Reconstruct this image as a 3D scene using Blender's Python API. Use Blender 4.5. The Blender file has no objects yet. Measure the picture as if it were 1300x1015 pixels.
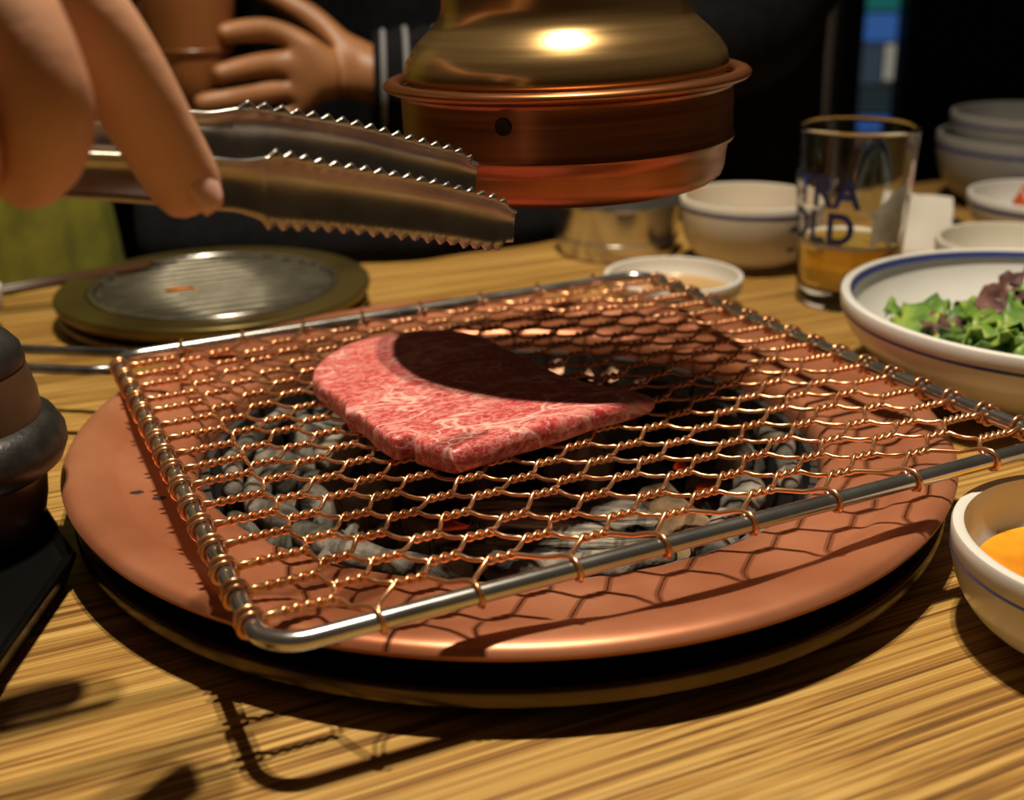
import bpy, bmesh, math, random
from mathutils import Vector, Matrix, Euler, noise
random.seed(7)
PI = math.pi
scene = bpy.context.scene
C = scene.collection

# ------------------------------------------------------------------ camera
pitch, roll = math.radians(19.4847), math.radians(-0.6494)
nrm = Vector((math.sin(roll)*math.cos(pitch), math.cos(roll)*math.cos(pitch), math.sin(pitch)))
fw = Vector((0, 0, -1)); yy = (fw - nrm*nrm.dot(fw)).normalized(); xx = yy.cross(nrm)
cam_data = bpy.data.cameras.new('camera')
cam = bpy.data.objects.new('camera', cam_data); C.objects.link(cam)
rot = Matrix((xx, yy, nrm))
cam.matrix_world = Matrix.Translation((0.0014, -0.4634, 0.2126)) @ rot.to_4x4()
cam_data.sensor_width = 36.0
cam_data.lens = 1529.0/1300.0*36.0
cam_data.shift_y = -45.5/1300.0
cam_data.clip_start = 0.01
cam_data.dof.use_dof = True
cam_data.dof.focus_distance = 0.405
cam_data.dof.aperture_fstop = 9.0
scene.camera = cam

# ------------------------------------------------------------------ world, lamps, exposure
world = bpy.data.worlds.new('world'); scene.world = world; world.use_nodes = True
bgn = world.node_tree.nodes['Background']
bgn.inputs[0].default_value = (1.0, 0.72, 0.45, 1); bgn.inputs[1].default_value = 0.026
def spot(name, loc, target, power, size, col, radius):
    l = bpy.data.lights.new(name, 'SPOT'); l.energy = power; l.color = col
    l.spot_size = size; l.spot_blend = 0.8; l.shadow_soft_size = radius
    o = bpy.data.objects.new(name, l); C.objects.link(o); o.location = loc
    d = Vector(target) - Vector(loc); o.rotation_euler = d.to_track_quat('-Z', 'Y').to_euler()
    return o
spot('ceiling_spot', (-0.035, 0.0, 1.25), (0.0, 0.0, 0), 47, math.radians(80), (1.0, 0.86, 0.66), 0.014)
spot('ceiling_spot', (0.035, 0.0, 1.25), (0.0, 0.0, 0), 47, math.radians(80), (1.0, 0.86, 0.66), 0.014)
scene.view_settings.view_transform = 'Standard'
scene.view_settings.look = 'None'
scene.view_settings.exposure = 0.0
scene.view_settings.gamma = 1.0
scene.view_settings.use_curve_mapping = False

# ------------------------------------------------------------------ helpers
def tag(o, label=None, cat=None, group=None, kind=None):
    if label: o['label'] = label
    if cat: o['category'] = cat
    if group: o['group'] = group
    if kind: o['kind'] = kind
    return o
def link(name, me, mat=None, parent=None, smooth=True, sharp=True):
    if mat and not me.materials: me.materials.append(mat)
    if smooth:
        for p in me.polygons: p.use_smooth = True
        if sharp and len(me.polygons): me.set_sharp_from_angle(angle=math.radians(42))
    o = bpy.data.objects.new(name, me); C.objects.link(o)
    if parent: o.parent = parent
    return o
def mesh(name, vs, fs):
    me = bpy.data.meshes.new(name); me.from_pydata([tuple(v) for v in vs], [], fs); me.update(); return me
def from_bm(name, bm, mat=None, parent=None, smooth=True):
    bmesh.ops.recalc_face_normals(bm, faces=bm.faces)
    me = bpy.data.meshes.new(name); bm.to_mesh(me); bm.free()
    return link(name, me, mat, parent, smooth)
def empty(name, loc=(0, 0, 0), mat4=None):
    o = bpy.data.objects.new(name, None); C.objects.link(o); o.empty_display_size = .02
    if mat4 is not None: o.matrix_world = mat4
    else: o.location = loc
    return o
def lathe_mesh(name, prof, n=64, closed=False):
    """prof: list of (r, z) ; r==0 makes a pole"""
    vs, fs, rows = [], [], []
    for r, z in prof:
        if r < 1e-6:
            rows.append([len(vs)]*n); vs.append((0, 0, z))
        else:
            rows.append([len(vs)+i for i in range(n)])
            vs += [(r*math.cos(2*PI*i/n), r*math.sin(2*PI*i/n), z) for i in range(n)]
    pairs = list(zip(rows[:-1], rows[1:])) + ([(rows[-1], rows[0])] if closed else [])
    for a, b in pairs:
        for i in range(n):
            j = (i+1) % n
            f = [a[i], a[j], b[j], b[i]]; g = []
            for q in f:
                if q not in g: g.append(q)
            if len(g) > 2: fs.append(g)
    me = mesh(name, vs, fs)
    bm = bmesh.new(); bm.from_mesh(me); bmesh.ops.recalc_face_normals(bm, faces=bm.faces); bm.to_mesh(me); bm.free()
    return me
def lathe(name, prof, mat, parent=None, n=64, closed=False):
    return link(name, lathe_mesh(name, prof, n, closed), mat, parent)
def round_prof(pts, rad, seg=5):
    """closed (r,z) polygon with filleted corners"""
    out = []; m = len(pts)
    for i, p in enumerate(pts):
        p = Vector(p); a = Vector(pts[i-1]); b = Vector(pts[(i+1) % m])
        rr = rad[i] if isinstance(rad, (list, tuple)) else rad
        d1, d2 = (a-p), (b-p); k = min(rr, d1.length*.49, d2.length*.49)
        if k < 1e-6: out.append(tuple(p)); continue
        s, e = p+d1.normalized()*k, p+d2.normalized()*k
        for t in range(seg+1):
            t /= seg
            out.append(tuple(s*(1-t)**2 + p*2*t*(1-t) + e*t*t))
    return out
def tube_geo(pts, rad, n=8, closed=False, vs=None, fs=None, cap=True):
    """sweep; rad number or list"""
    vs = [] if vs is None else vs; fs = [] if fs is None else fs
    pts = [Vector(p) for p in pts]; m = len(pts); base = len(vs)
    T = []
    for i in range(m):
        a = pts[i-1] if (i or closed) else pts[0]
        b = pts[(i+1) % m] if (i < m-1 or closed) else pts[-1]
        T.append((b-a).normalized())
    N = T[0].orthogonal().normalized()
    for i in range(m):
        N = (N - T[i]*N.dot(T[i]))
        if N.length < 1e-6: N = T[i].orthogonal()
        N.normalize(); B = T[i].cross(N)
        r = rad[i] if isinstance(rad, (list, tuple)) else rad
        for k in range(n):
            a = 2*PI*k/n
            vs.append(pts[i] + N*math.cos(a)*r + B*math.sin(a)*r)
    for i in range(m if closed else m-1):
        j = (i+1) % m
        for k in range(n):
            l = (k+1) % n
            fs.append((base+i*n+k, base+i*n+l, base+j*n+l, base+j*n+k))
    if cap and not closed:
        fs.append(tuple(base+k for k in reversed(range(n)))); fs.append(tuple(base+(m-1)*n+k for k in range(n)))
    return vs, fs
def tube(name, pts, rad, mat, parent=None, n=8, closed=False):
    vs, fs = tube_geo(pts, rad, n, closed)
    return link(name, mesh(name, vs, fs), mat, parent, True, False)
def box_bm(bm, cx, cy, cz, sx, sy, sz, bevel=0):
    r = bmesh.ops.create_cube(bm, size=1); v = r['verts']
    bmesh.ops.scale(bm, verts=v, vec=(sx, sy, sz)); bmesh.ops.translate(bm, verts=v, vec=(cx, cy, cz))
    if bevel:
        es = list({e for q in v for e in q.link_edges}); bmesh.ops.bevel(bm, geom=es, offset=bevel, segments=2, affect='EDGES')
def box(name, c, s, mat, parent=None, bevel=0.0):
    bm = bmesh.new(); box_bm(bm, *c, *s, bevel); return from_bm(name, bm, mat, parent, False)
def catmull(P, sub=6):
    P = [Vector(p) for p in P]; out = []
    for i in range(len(P)-1):
        p0 = P[max(i-1, 0)]; p1 = P[i]; p2 = P[i+1]; p3 = P[min(i+2, len(P)-1)]
        for s in range(sub):
            t = s/sub
            out.append(.5*((2*p1)+(p2-p0)*t+(2*p0-5*p1+4*p2-p3)*t*t+(3*p1-p0-3*p2+p3)*t**3))
    out.append(P[-1]); return out

# ------------------------------------------------------------------ materials
def newmat(name):
    m = bpy.data.materials.new(name); m.use_nodes = True
    nt = m.node_tree; return m, nt, nt.nodes['Principled BSDF']
def pm(name, col, rough=.5, metal=0., spec=.5, **kw):
    m, nt, b = newmat(name)
    b.inputs['Base Color'].default_value = (*col, 1); b.inputs['Roughness'].default_value = rough
    b.inputs['Metallic'].default_value = metal; b.inputs['Specular IOR Level'].default_value = spec
    for k, v in kw.items(): b.inputs[k.replace('_', ' ')].default_value = v
    return m
def nz(name, c1, c2, scale=20., rough=.5, metal=0., stretch=(1, 1, 1), detail=5., bump=0., bscale=None, lo=.35, hi=.65, rrange=None, c3=None, distort=0., spec=.5, dist=.002):
    """noise-mixed principled material in object space"""
    m, nt, b = newmat(name); N = nt.nodes; L = nt.links
    tc = N.new('ShaderNodeTexCoord'); mp = N.new('ShaderNodeMapping'); mp.inputs['Scale'].default_value = stretch
    L.new(tc.outputs['Object'], mp.inputs['Vector'])
    n = N.new('ShaderNodeTexNoise'); n.inputs['Scale'].default_value = scale; n.inputs['Detail'].default_value = detail
    n.inputs['Distortion'].default_value = distort
    L.new(mp.outputs[0], n.inputs['Vector'])
    r = N.new('ShaderNodeValToRGB'); e = r.color_ramp.elements
    e[0].position = lo; e[0].color = (*c1, 1); e[1].position = hi; e[1].color = (*c2, 1)
    if c3: q = e.new((lo+hi)/2); q.color = (*c3, 1)
    L.new(n.outputs[0], r.inputs[0]); L.new(r.outputs[0], b.inputs['Base Color'])
    b.inputs['Roughness'].default_value = rough; b.inputs['Metallic'].default_value = metal
    b.inputs['Specular IOR Level'].default_value = spec
    if rrange:
        mr = N.new('ShaderNodeMapRange'); mr.inputs[3].default_value = rrange[0]; mr.inputs[4].default_value = rrange[1]
        L.new(n.outputs[0], mr.inputs[0]); L.new(mr.outputs[0], b.inputs['Roughness'])
    if bump:
        n2 = N.new('ShaderNodeTexNoise'); n2.inputs['Scale'].default_value = bscale or scale*2; n2.inputs['Detail'].default_value = 6
        L.new(mp.outputs[0], n2.inputs['Vector'])
        bp = N.new('ShaderNodeBump'); bp.inputs['Strength'].default_value = bump; bp.inputs['Distance'].default_value = dist
        L.new(n2.outputs[0], bp.inputs['Height']); L.new(bp.outputs[0], b.inputs['Normal'])
    return m

def wood_table_mat():
    m, nt, b = newmat('striped_wood'); N = nt.nodes; L = nt.links
    tc = N.new('ShaderNodeTexCoord')
    mp = N.new('ShaderNodeMapping'); mp.inputs['Scale'].default_value = (2.4, 300, 1)
    L.new(tc.outputs['Object'], mp.inputs[0])
    wob = N.new('ShaderNodeTexNoise'); wob.inputs['Scale'].default_value = 2.5; L.new(tc.outputs['Object'], wob.inputs['Vector'])
    add = N.new('ShaderNodeMix'); add.data_type = 'VECTOR'; add.inputs[0].default_value = .12
    L.new(mp.outputs[0], add.inputs[4]); 
    sc = N.new('ShaderNodeVectorMath'); sc.operation = 'SCALE'; sc.inputs[3].default_value = 4; L.new(wob.outputs[1], sc.inputs[0])
    ad = N.new('ShaderNodeVectorMath'); ad.operation = 'ADD'; L.new(mp.outputs[0], ad.inputs[0]); L.new(sc.outputs[0], ad.inputs[1])
    n1 = N.new('ShaderNodeTexNoise'); n1.inputs['Scale'].default_value = 1.6; n1.inputs['Detail'].default_value = 3; n1.inputs['Roughness'].default_value = .6
    L.new(ad.outputs[0], n1.inputs['Vector'])
    mp2 = N.new('ShaderNodeMapping'); mp2.inputs['Scale'].default_value = (12, 900, 1); L.new(tc.outputs['Object'], mp2.inputs[0])
    n2 = N.new('ShaderNodeTexNoise'); n2.inputs['Scale'].default_value = 1; n2.inputs['Detail'].default_value = 2; L.new(mp2.outputs[0], n2.inputs['Vector'])
    r = N.new('ShaderNodeValToRGB'); e = r.color_ramp.elements
    e[0].position = .34; e[0].color = (.13, .056, .012, 1); e[1].position = .64; e[1].color = (.55, .350, .105, 1)
    q = e.new(.44); q.color = (.30, .148, .032, 1); q = e.new(.52); q.color = (.43, .245, .056, 1)
    L.new(n1.outputs[0], r.inputs[0])
    mr = N.new('ShaderNodeMapRange'); mr.inputs[1].default_value = .3; mr.inputs[2].default_value = .7; mr.inputs[3].default_value = .72; mr.inputs[4].default_value = 1.1
    L.new(n2.outputs[0], mr.inputs[0])
    mx = N.new('ShaderNodeVectorMath'); mx.operation = 'SCALE'; L.new(r.outputs[0], mx.inputs[0]); L.new(mr.outputs[0], mx.inputs[3])
    L.new(mx.outputs[0], b.inputs['Base Color']); b.inputs['Roughness'].default_value = .42
    bp = N.new('ShaderNodeBump'); bp.inputs['Strength'].default_value = .15; bp.inputs['Distance'].default_value = .0006
    L.new(n1.outputs[0], bp.inputs['Height']); L.new(bp.outputs[0], b.inputs['Normal'])
    return m

def meat_mat():
    m, nt, b = newmat('marbled_beef'); N = nt.nodes; L = nt.links
    tc = N.new('ShaderNodeTexCoord')
    mp = N.new('ShaderNodeMapping'); mp.inputs['Rotation'].default_value = (0, 0, math.radians(24)); mp.inputs['Scale'].default_value = (1, 2.1, 1.4)
    L.new(tc.outputs['Object'], mp.inputs[0])
    def ridge(scale, width, detail, dist, seed, src):
        ad = N.new('ShaderNodeVectorMath'); ad.operation = 'ADD'; ad.inputs[1].default_value = (seed, seed*.7, seed*.3); L.new(src, ad.inputs[0])
        n = N.new('ShaderNodeTexNoise'); n.inputs['Scale'].default_value = scale; n.inputs['Detail'].default_value = detail; n.inputs['Distortion'].default_value = dist; n.inputs['Roughness'].default_value = .55
        L.new(ad.outputs[0], n.inputs['Vector'])
        a = N.new('ShaderNodeMath'); a.operation = 'SUBTRACT'; L.new(n.outputs[0], a.inputs[0]); a.inputs[1].default_value = .5
        c = N.new('ShaderNodeMath'); c.operation = 'ABSOLUTE'; L.new(a.outputs[0], c.inputs[0])
        mr = N.new('ShaderNodeMapRange'); mr.interpolation_type = 'SMOOTHSTEP'; mr.inputs[1].default_value = 0; mr.inputs[2].default_value = width; mr.inputs[3].default_value = 1; mr.inputs[4].default_value = 0
        L.new(c.outputs[0], mr.inputs[0]); return mr.outputs[0]
    def mul(a, k):
        q = N.new('ShaderNodeMath'); q.operation = 'MULTIPLY'; L.new(a, q.inputs[0])
        if isinstance(k, float): q.inputs[1].default_value = k
        else: L.new(k, q.inputs[1])
        return q.outputs[0]
    def mx(a, c):
        q = N.new('ShaderNodeMath'); q.operation = 'MAXIMUM'; L.new(a, q.inputs[0]); L.new(c, q.inputs[1]); return q.outputs[0]
    msk = N.new('ShaderNodeTexNoise'); msk.inputs['Scale'].default_value = 55; msk.inputs['Detail'].default_value = 2; L.new(tc.outputs['Object'], msk.inputs['Vector'])
    mk = N.new('ShaderNodeMapRange'); mk.inputs[1].default_value = .40; mk.inputs[2].default_value = .60; L.new(msk.outputs[0], mk.inputs[0])
    v1 = mul(ridge(26, .030, 3, .6, 1.3, mp.outputs[0]), .82)
    v2 = mul(mul(ridge(75, .055, 3, .5, 4.1, mp.outputs[0]), mk.outputs[0]), .62)
    v3 = mul(ridge(190, .07, 2, .3, 8.7, mp.outputs[0]), .38)
    vv = mx(mx(v1, v2), v3)
    fine = N.new('ShaderNodeTexNoise'); fine.inputs['Scale'].default_value = 380; fine.inputs['Detail'].default_value = 3; L.new(tc.outputs['Object'], fine.inputs['Vector'])
    fr = N.new('ShaderNodeValToRGB'); e = fr.color_ramp.elements
    e[0].position = .34; e[0].color = (.40, .030, .032, 1); e[1].position = .72; e[1].color = (.66, .13, .115, 1)
    L.new(fine.outputs[0], fr.inputs[0])
    mix = N.new('ShaderNodeMix'); mix.data_type = 'RGBA'; L.new(vv, mix.inputs[0]); L.new(fr.outputs[0], mix.inputs[6]); mix.inputs[7].default_value = (.86, .55, .47, 1)
    L.new(mix.outputs[2], b.inputs['Base Color'])
    b.inputs['Roughness'].default_value = .40; b.inputs['Subsurface Weight'].default_value = .10
    b.inputs['Subsurface Radius'].default_value = (.004, .001, .0008); b.inputs['Subsurface Scale'].default_value = .4
    bp = N.new('ShaderNodeBump'); bp.inputs['Strength'].default_value = .4; bp.inputs['Distance'].default_value = .0009
    L.new(fine.outputs[0], bp.inputs['Height']); L.new(bp.outputs[0], b.inputs['Normal'])
    return m

M = {}
M['table'] = wood_table_mat()
M['meat'] = meat_mat()
M['copper'] = nz('worn_copper_sheet', (.38, .130, .058), (.55, .225, .118), 14, .42, .55, bump=.05, bscale=60, rrange=(.30, .48), c3=(.47, .175, .085))
M['wire'] = nz('copper_wire', (.60, .27, .12), (.78, .42, .22), 40, .26, .85)
M['steel'] = nz('polished_steel', (.50, .49, .47), (.62, .61, .58), 60, .2, .95, rrange=(.14, .28))
M['dark_steel'] = nz('smoked_steel_rod', (.10, .10, .11), (.22, .22, .23), 80, .32, .9)
M['ring'] = nz('dark_bronze_ring', (.075, .054, .028), (.12, .088, .045), 30, .25, .9)
M['fire_iron'] = nz('sooty_firebox_iron', (.012, .010, .009), (.035, .028, .024), 40, .85)
M['ash'] = nz('ash_grey_charcoal', (.022, .020, .017), (.30, .27, .225), 60, .95, c3=(.12, .105, .085), bump=.9, bscale=180, lo=.36, hi=.66)
M['paleash'] = nz('pale_ash_charcoal', (.06, .055, .042), (.36, .335, .27), 50, .95, c3=(.19, .175, .14), bump=.7, bscale=150, lo=.35, hi=.7)
M['coal'] = nz('black_charcoal', (.006, .006, .006), (.13, .125, .12), 55, .7, c3=(.02, .02, .02), bump=.8, bscale=140, lo=.42, hi=.75)
M['log'] = nz('split_charcoal_grain', (.010, .009, .008), (.52, .48, .40), 24, .9, stretch=(1.2, 9, 9), c3=(.17, .15, .12), bump=1., bscale=40, lo=.42, hi=.64, dist=.004)
M['bark'] = nz('brown_charred_wood', (.05, .028, .012), (.30, .20, .10), 60, .9, c3=(.16, .10, .05), bump=.8)
def emat(name, col, s, base=(.05, .02, .01)):
    m = pm(name, base, .8); b = m.node_tree.nodes['Principled BSDF']
    b.inputs['Emission Color'].default_value = (*col, 1); b.inputs['Emission Strength'].default_value = s; return m
def ember_mat(name, c_hot, s):
    m, nt, b = newmat(name); N = nt.nodes; L = nt.links
    tc = N.new('ShaderNodeTexCoord'); n = N.new('ShaderNodeTexNoise'); n.inputs['Scale'].default_value = 60; n.inputs['Detail'].default_value = 1; L.new(tc.outputs['Object'], n.inputs[0])
    mr = N.new('ShaderNodeMapRange'); mr.inputs[1].default_value = .38; mr.inputs[2].default_value = .7; mr.inputs[3].default_value = .02; mr.inputs[4].default_value = s
    L.new(n.outputs[0], mr.inputs[0]); L.new(mr.outputs[0], b.inputs['Emission Strength'])
    b.inputs['Emission Color'].default_value = (*c_hot, 1); b.inputs['Base Color'].default_value = (.04, .02, .015, 1); b.inputs['Roughness'].default_value = .9
    return m
M['ember'] = ember_mat('glowing_ember', (1., .055, .008), .9)
M['hot'] = ember_mat('pale_hot_ember', (1., .50, .24), 1.6)
M['brass'] = nz('aged_brass', (.33, .20, .075), (.45, .285, .115), 9, .25, .85, stretch=(1, 1, 30), rrange=(.16, .30))
M['hoodcopper'] = nz('aged_copper_collar', (.24, .082, .032), (.37, .145, .055), 10, .3, .85, stretch=(1, 1, 40), rrange=(.24, .42))
M['hole'] = pm('dark_opening', (.01, .008, .006), .9)
M['porcelain'] = nz('white_porcelain', (.66, .65, .61), (.74, .73, .69), 12, .22)
M['cream'] = nz('cream_stoneware', (.60, .56, .46), (.68, .64, .55), 14, .3)
M['greybowl'] = nz('grey_stoneware', (.22, .215, .205), (.28, .275, .26), 14, .35)
M['blue'] = pm('blue_glaze_line', (.035, .05, .19), .25)
M['navy'] = pm('navy_print', (.012, .022, .09), .4)
M['black'] = nz('black_cast_iron', (.010, .009, .008), (.022, .020, .018), 120, .42, bump=.15, bscale=500)
M['brownpot'] = nz('dark_brown_glaze', (.040, .018, .008), (.085, .042, .018), 18, .35)
M['tray'] = pm('black_lacquer', (.003, .003, .003), .3, spec=.3)
def skin(name, col, dark):
    m = nz(name, dark, col, 30, .5, bump=.12, bscale=260, lo=.25, hi=.7)
    b = m.node_tree.nodes['Principled BSDF']; b.inputs['Subsurface Weight'].default_value = .15
    b.inputs['Subsurface Radius'].default_value = (.006, .002, .001); b.inputs['Subsurface Scale'].default_value = .6
    return m
M['skin'] = skin('light_skin', (.62, .34, .21), (.50, .24, .14))
M['skin2'] = skin('tan_skin', (.30, .13, .046), (.22, .09, .03))
M['nail'] = pm('finger_nail', (.72, .42, .33), .3)
M['jacket'] = nz('black_jacket_cloth', (.0016, .0016, .0024), (.004, .004, .0055), 90, .9, bump=.3, spec=.15)
M['stripe'] = pm('grey_ribbing', (.17, .17, .18), .8)
M['lime'] = nz('yellow_green_cloth', (.12, .115, .006), (.20, .19, .011), 30, .85, bump=.4, bscale=60)
M['cup'] = nz('brown_earthenware', (.16, .052, .014), (.25, .09, .026), 25, .35, stretch=(1, 1, .2))
M['glass'] = pm('clear_glass', (1, 1, 1), .02, Transmission_Weight=1., IOR=1.45)
M['beer'] = pm('amber_beer', (.95, .62, .08), .05, Transmission_Weight=.75, IOR=1.33)
M['frost'] = nz('foam_residue', (.50, .48, .41), (.74, .71, .63), 90, .7)
M['salad_bowl_in'] = M['porcelain']
M['leafg'] = nz('green_lettuce', (.05, .13, .015), (.26, .36, .05), 80, .5, c3=(.12, .24, .025), spec=.6)
M['leafp'] = nz('purple_lettuce', (.045, .018, .022), (.16, .07, .05), 80, .5, c3=(.09, .04, .035), spec=.6)
M['leafd'] = nz('dark_green_lettuce', (.02, .06, .01), (.12, .22, .03), 80, .5, spec=.6)
M['sauce'] = nz('orange_sauce', (.62, .22, .015), (.80, .40, .035), 40, .12, c3=(.74, .32, .02))
M['yolk'] = pm('tan_broth', (.50, .30, .10), .15)
M['kimchi'] = nz('red_kimchi', (.45, .045, .01), (.62, .16, .03), 70, .35, bump=.5)
M['paper'] = nz('white_paper', (.66, .63, .56), (.74, .71, .64), 30, .8)
M['packet'] = nz('black_packet', (.012, .011, .010), (.05, .045, .04), 90, .4)
M['wallwood'] = nz('dark_red_wood', (.030, .010, .005), (.055, .020, .009), 6, .6, stretch=(6, 6, .6))
M['wallblack'] = pm('black_wall', (.008, .008, .010), .8)
M['floor'] = nz('dark_floor', (.02, .014, .01), (.035, .025, .018), 6, .6)
M['frame'] = pm('black_frame', (.006, .006, .008), .5)

# ------------------------------------------------------------------ room shell
fl = box('floor', (0, .6, -.76), (5.6, 5.2, .04), M['floor']); tag(fl, kind='structure')
wb = empty('wall_back', (0, 2.6, -.74)); tag(wb, kind='structure')
for x0, x1 in ((-2.8, -1.9), (-1.89, -1.0), (-.99, -.1), (-.09, .36), (.37, .56)):
    box('panel', ((x0+x1)/2, 0, 1.2), (x1-x0, .06, 2.4), M['wallblack'], wb, .004)
for x0, x1 in ((.565, .665), (.67, .765)):
    box('panel', ((x0+x1)/2, -.01, 1.2), (x1-x0, .06, 2.4), M['wallwood'], wb, .004)
box('panel', (1.886, 0, 1.2), (1.808, .06, 2.4), M['wallblack'], wb, .004)
box('post', (.832, -.02, 1.2), (.05, .1, 2.4), M['frame'], wb, .004)
w1 = empty('window_1', (.918, 2.6, -.74)); tag(w1, kind='structure')
box('window_frame', (-.057, 0, 1.2), (.014, .07, 2.4), M['frame'], w1)
box('window_frame', (.057, 0, 1.2), (.014, .07, 2.4), M['frame'], w1)
box('window_frame', (0, 0, .22), (.10, .07, .44), M['frame'], w1)
box('pane', (0, .0, 1.42), (.10, .006, 1.96), M['glass'], w1)
def sign(label, x0, x1, z0, z1, col, s, y=2.75):
    e = empty('lit_sign', ((x0+x1)/2, y, z0)); tag(e, label, 'sign')
    box('sign_box', (0, .02, (z1-z0)/2), (x1-x0, .04, z1-z0), M['frame'], e)
    box('sign_face', (0, -.003, (z1-z0)/2), (x1-x0-.004, .004, z1-z0-.004), emat('lit_sign_face', col, s), e)

sign('teal lit sign seen through the far glass, topmost', .87, 1.12, .025, .90, (.02, .22, .20), .4)
sign('bright blue lit sign below the teal one', .87, 1.12, -.052, .022, (.05, .16, .48), .5)
sign('dim grey-blue lit panel beneath the bright blue sign', .87, .975, -.16, -.055, (.10, .15, .20), .25)
sign('small cream lit panel beside the grey-blue panel', .977, 1.12, -.15, -.055, (.62, .58, .46), .38)
sign('dark blue-grey lit panel low in the far window', .87, 1.12, -.235, -.163, (.03, .045, .05), .45)
sign('low blue lit strip just above the beer glass', .87, 1.12, -.285, -.238, (.04, .13, .42), .5)

# ------------------------------------------------------------------ table (rotated like the rack), hole for the fire pit
TA = math.radians(25)
TZ = 0.
tb = empty('dining_table', (0, 0, TZ)); tb.rotation_euler = (0, 0, TA); tag(tb, 'striped honey-brown wooden dining table holding the grill', 'table')
def table_top():
    x0, x1, y0, y1 = -.80, .95, -.62, .40; R0 = .150; vs, fs = [], []
    angs = sorted([2*PI*i/96 for i in range(96)] + [math.atan2(y, x) % (2*PI) for x in (x0, x1) for y in (y0, y1)])
    n = len(angs)
    for zt in (0., -.035):
        for a in angs: vs.append((R0*math.cos(a), R0*math.sin(a), zt))
        for a in angs:
            c, s = math.cos(a), math.sin(a)
            k = min((x1/c if c > 1e-9 else x0/c if c < -1e-9 else 9), (y1/s if s > 1e-9 else y0/s if s < -1e-9 else 9))
            vs.append((k*c, k*s, zt))
    for i in range(n):
        j = (i+1) % n
        fs += [(i, n+i, n+j, j), (2*n+i, 2*n+j, 3*n+j, 3*n+i), (n+i, 3*n+i, 3*n+j, n+j), (i, j, 2*n+j, 2*n+i)]
    return link('tabletop', mesh('tabletop', vs, fs), M['table'], tb, False)
table_top()
for x in (-.72, .87):
    for y in (-.55, .33): box('leg', (x, y, -.3875), (.06, .06, .705), M['table'], tb, .004)

# ------------------------------------------------------------------ grill: ring, fire pot, copper plate
rg = empty('grill_surround'); tag(rg, 'dark bronze ring surround set on the table under the copper plate', 'grill ring')
lathe('lip', [(.1726, .0112), (.1731, .0104), (.1729, .0060), (.1718, .0052), (.1640, .0004), (.151, .0004), (.151, .0045), (.160, .0058), (.168, .0082), (.1712, .0114)], M['ring'], rg, 128, True)
lathe('inner_collar', [(.1500, .0003), (.1500, .0202), (.1470, .0202), (.1470, .0003)], M['fire_iron'], rg, 96, True)
fp = empty('fire_pot'); tag(fp, 'black iron charcoal pit sunk below the copper plate', 'fire pit')
lathe('pot_wall', [(0, -.052), (.10, -.052), (.121, -.045), (.1255, -.02), (.1255, .012), (.1225, .012), (.1225, -.018), (.117, -.040), (.098, -.047), (0, -.047)], M['fire_iron'], fp, 96)
cp = empty('copper_plate'); tag(cp, 'round worn copper drip plate with rolled rim under the wire rack', 'plate')
lathe('pan', [(.1300, .0205), (.1280, .0185), (.1272, .0140), (.1272, .0060), (.1262, .0060), (.1262, .0150), (.1272, .0198), (.1300, .0222),
              (.1380, .0226), (.1535, .0228), (.1555, .0234), (.1580, .0252), (.1640, .0268), (.1690, .0274), (.1725, .0272), (.1748, .0262), (.1758, .0246),
              (.1752, .0228), (.1738, .0220), (.1725, .0228), (.1690, .0250), (.1590, .0230), (.1540, .0206), (.1400, .0203)], M['copper'], cp, 160, True)
def blotch(x, y, a, b, rz, mat, z=.02295):
    vs = [(0, 0, 0)] + [(a*math.cos(t*PI/8)*(1+.2*math.sin(3*t)), b*math.sin(t*PI/8)*(1+.15*math.cos(2*t)), 0) for t in range(16)]
    o = link('scorch_mark', mesh('scorch_mark', vs, [(0, 1+i, 1+(i+1) % 16) for i in range(16)]), mat, cp)
    o.location = (x, y, z); o.rotation_euler = (0, 0, rz); return o
M['scorch'] = pm('black_scorch', (.02, .012, .008), .6)
blotch(-.1364, -.0630, .0024, .0014, .2, M['scorch']); blotch(-.1266, -.068, .0026, .0014, .1, M['scorch']); blotch(-.1524, -.030, .0008, .0006, 0, M['scorch'])

# ------------------------------------------------------------------ charcoal
def lump_mesh(name, seed, sx, sy, sz, rough=.35, sub=2, freq=1.6):
    bm = bmesh.new(); bmesh.ops.create_icosphere(bm, subdivisions=sub, radius=1)
    off = Vector((seed*3.7, seed*1.3, seed*5.1))
    for v in bm.verts:
        d = v.co.normalized()
        k = 1 + rough*noise.noise(d*freq+off)*1.6 + rough*.45*noise.noise(d*freq*3+off)
        # flatten onto random facets so it reads as broken charcoal
        v.co = d*k
    for q in range(5):
        n = Vector((noise.noise(off+Vector((q, 0, 0))*2.3), noise.noise(off+Vector((0, q, 0))*2.1), noise.noise(off+Vector((0, 0, q))*1.9))).normalized()
        for v in bm.verts:
            h = v.co.dot(n)
            if h > .62: v.co -= n*(h-.62)*.85
    for v in bm.verts: v.co = Vector((v.co.x*sx, v.co.y*sy, v.co.z*sz))
    me = bpy.data.meshes.new(name); bm.to_mesh(me); bm.free(); return me
def lump(name, label, mat, loc, s, rot, seed, group=None, sub=3, cat='charcoal', rough=.35):
    o = link(name, lump_mesh(name, seed, *s, rough=rough, sub=sub), mat, None, True)
    o.location = loc; o.rotation_euler = rot; return tag(o, label, cat, group)
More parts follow.
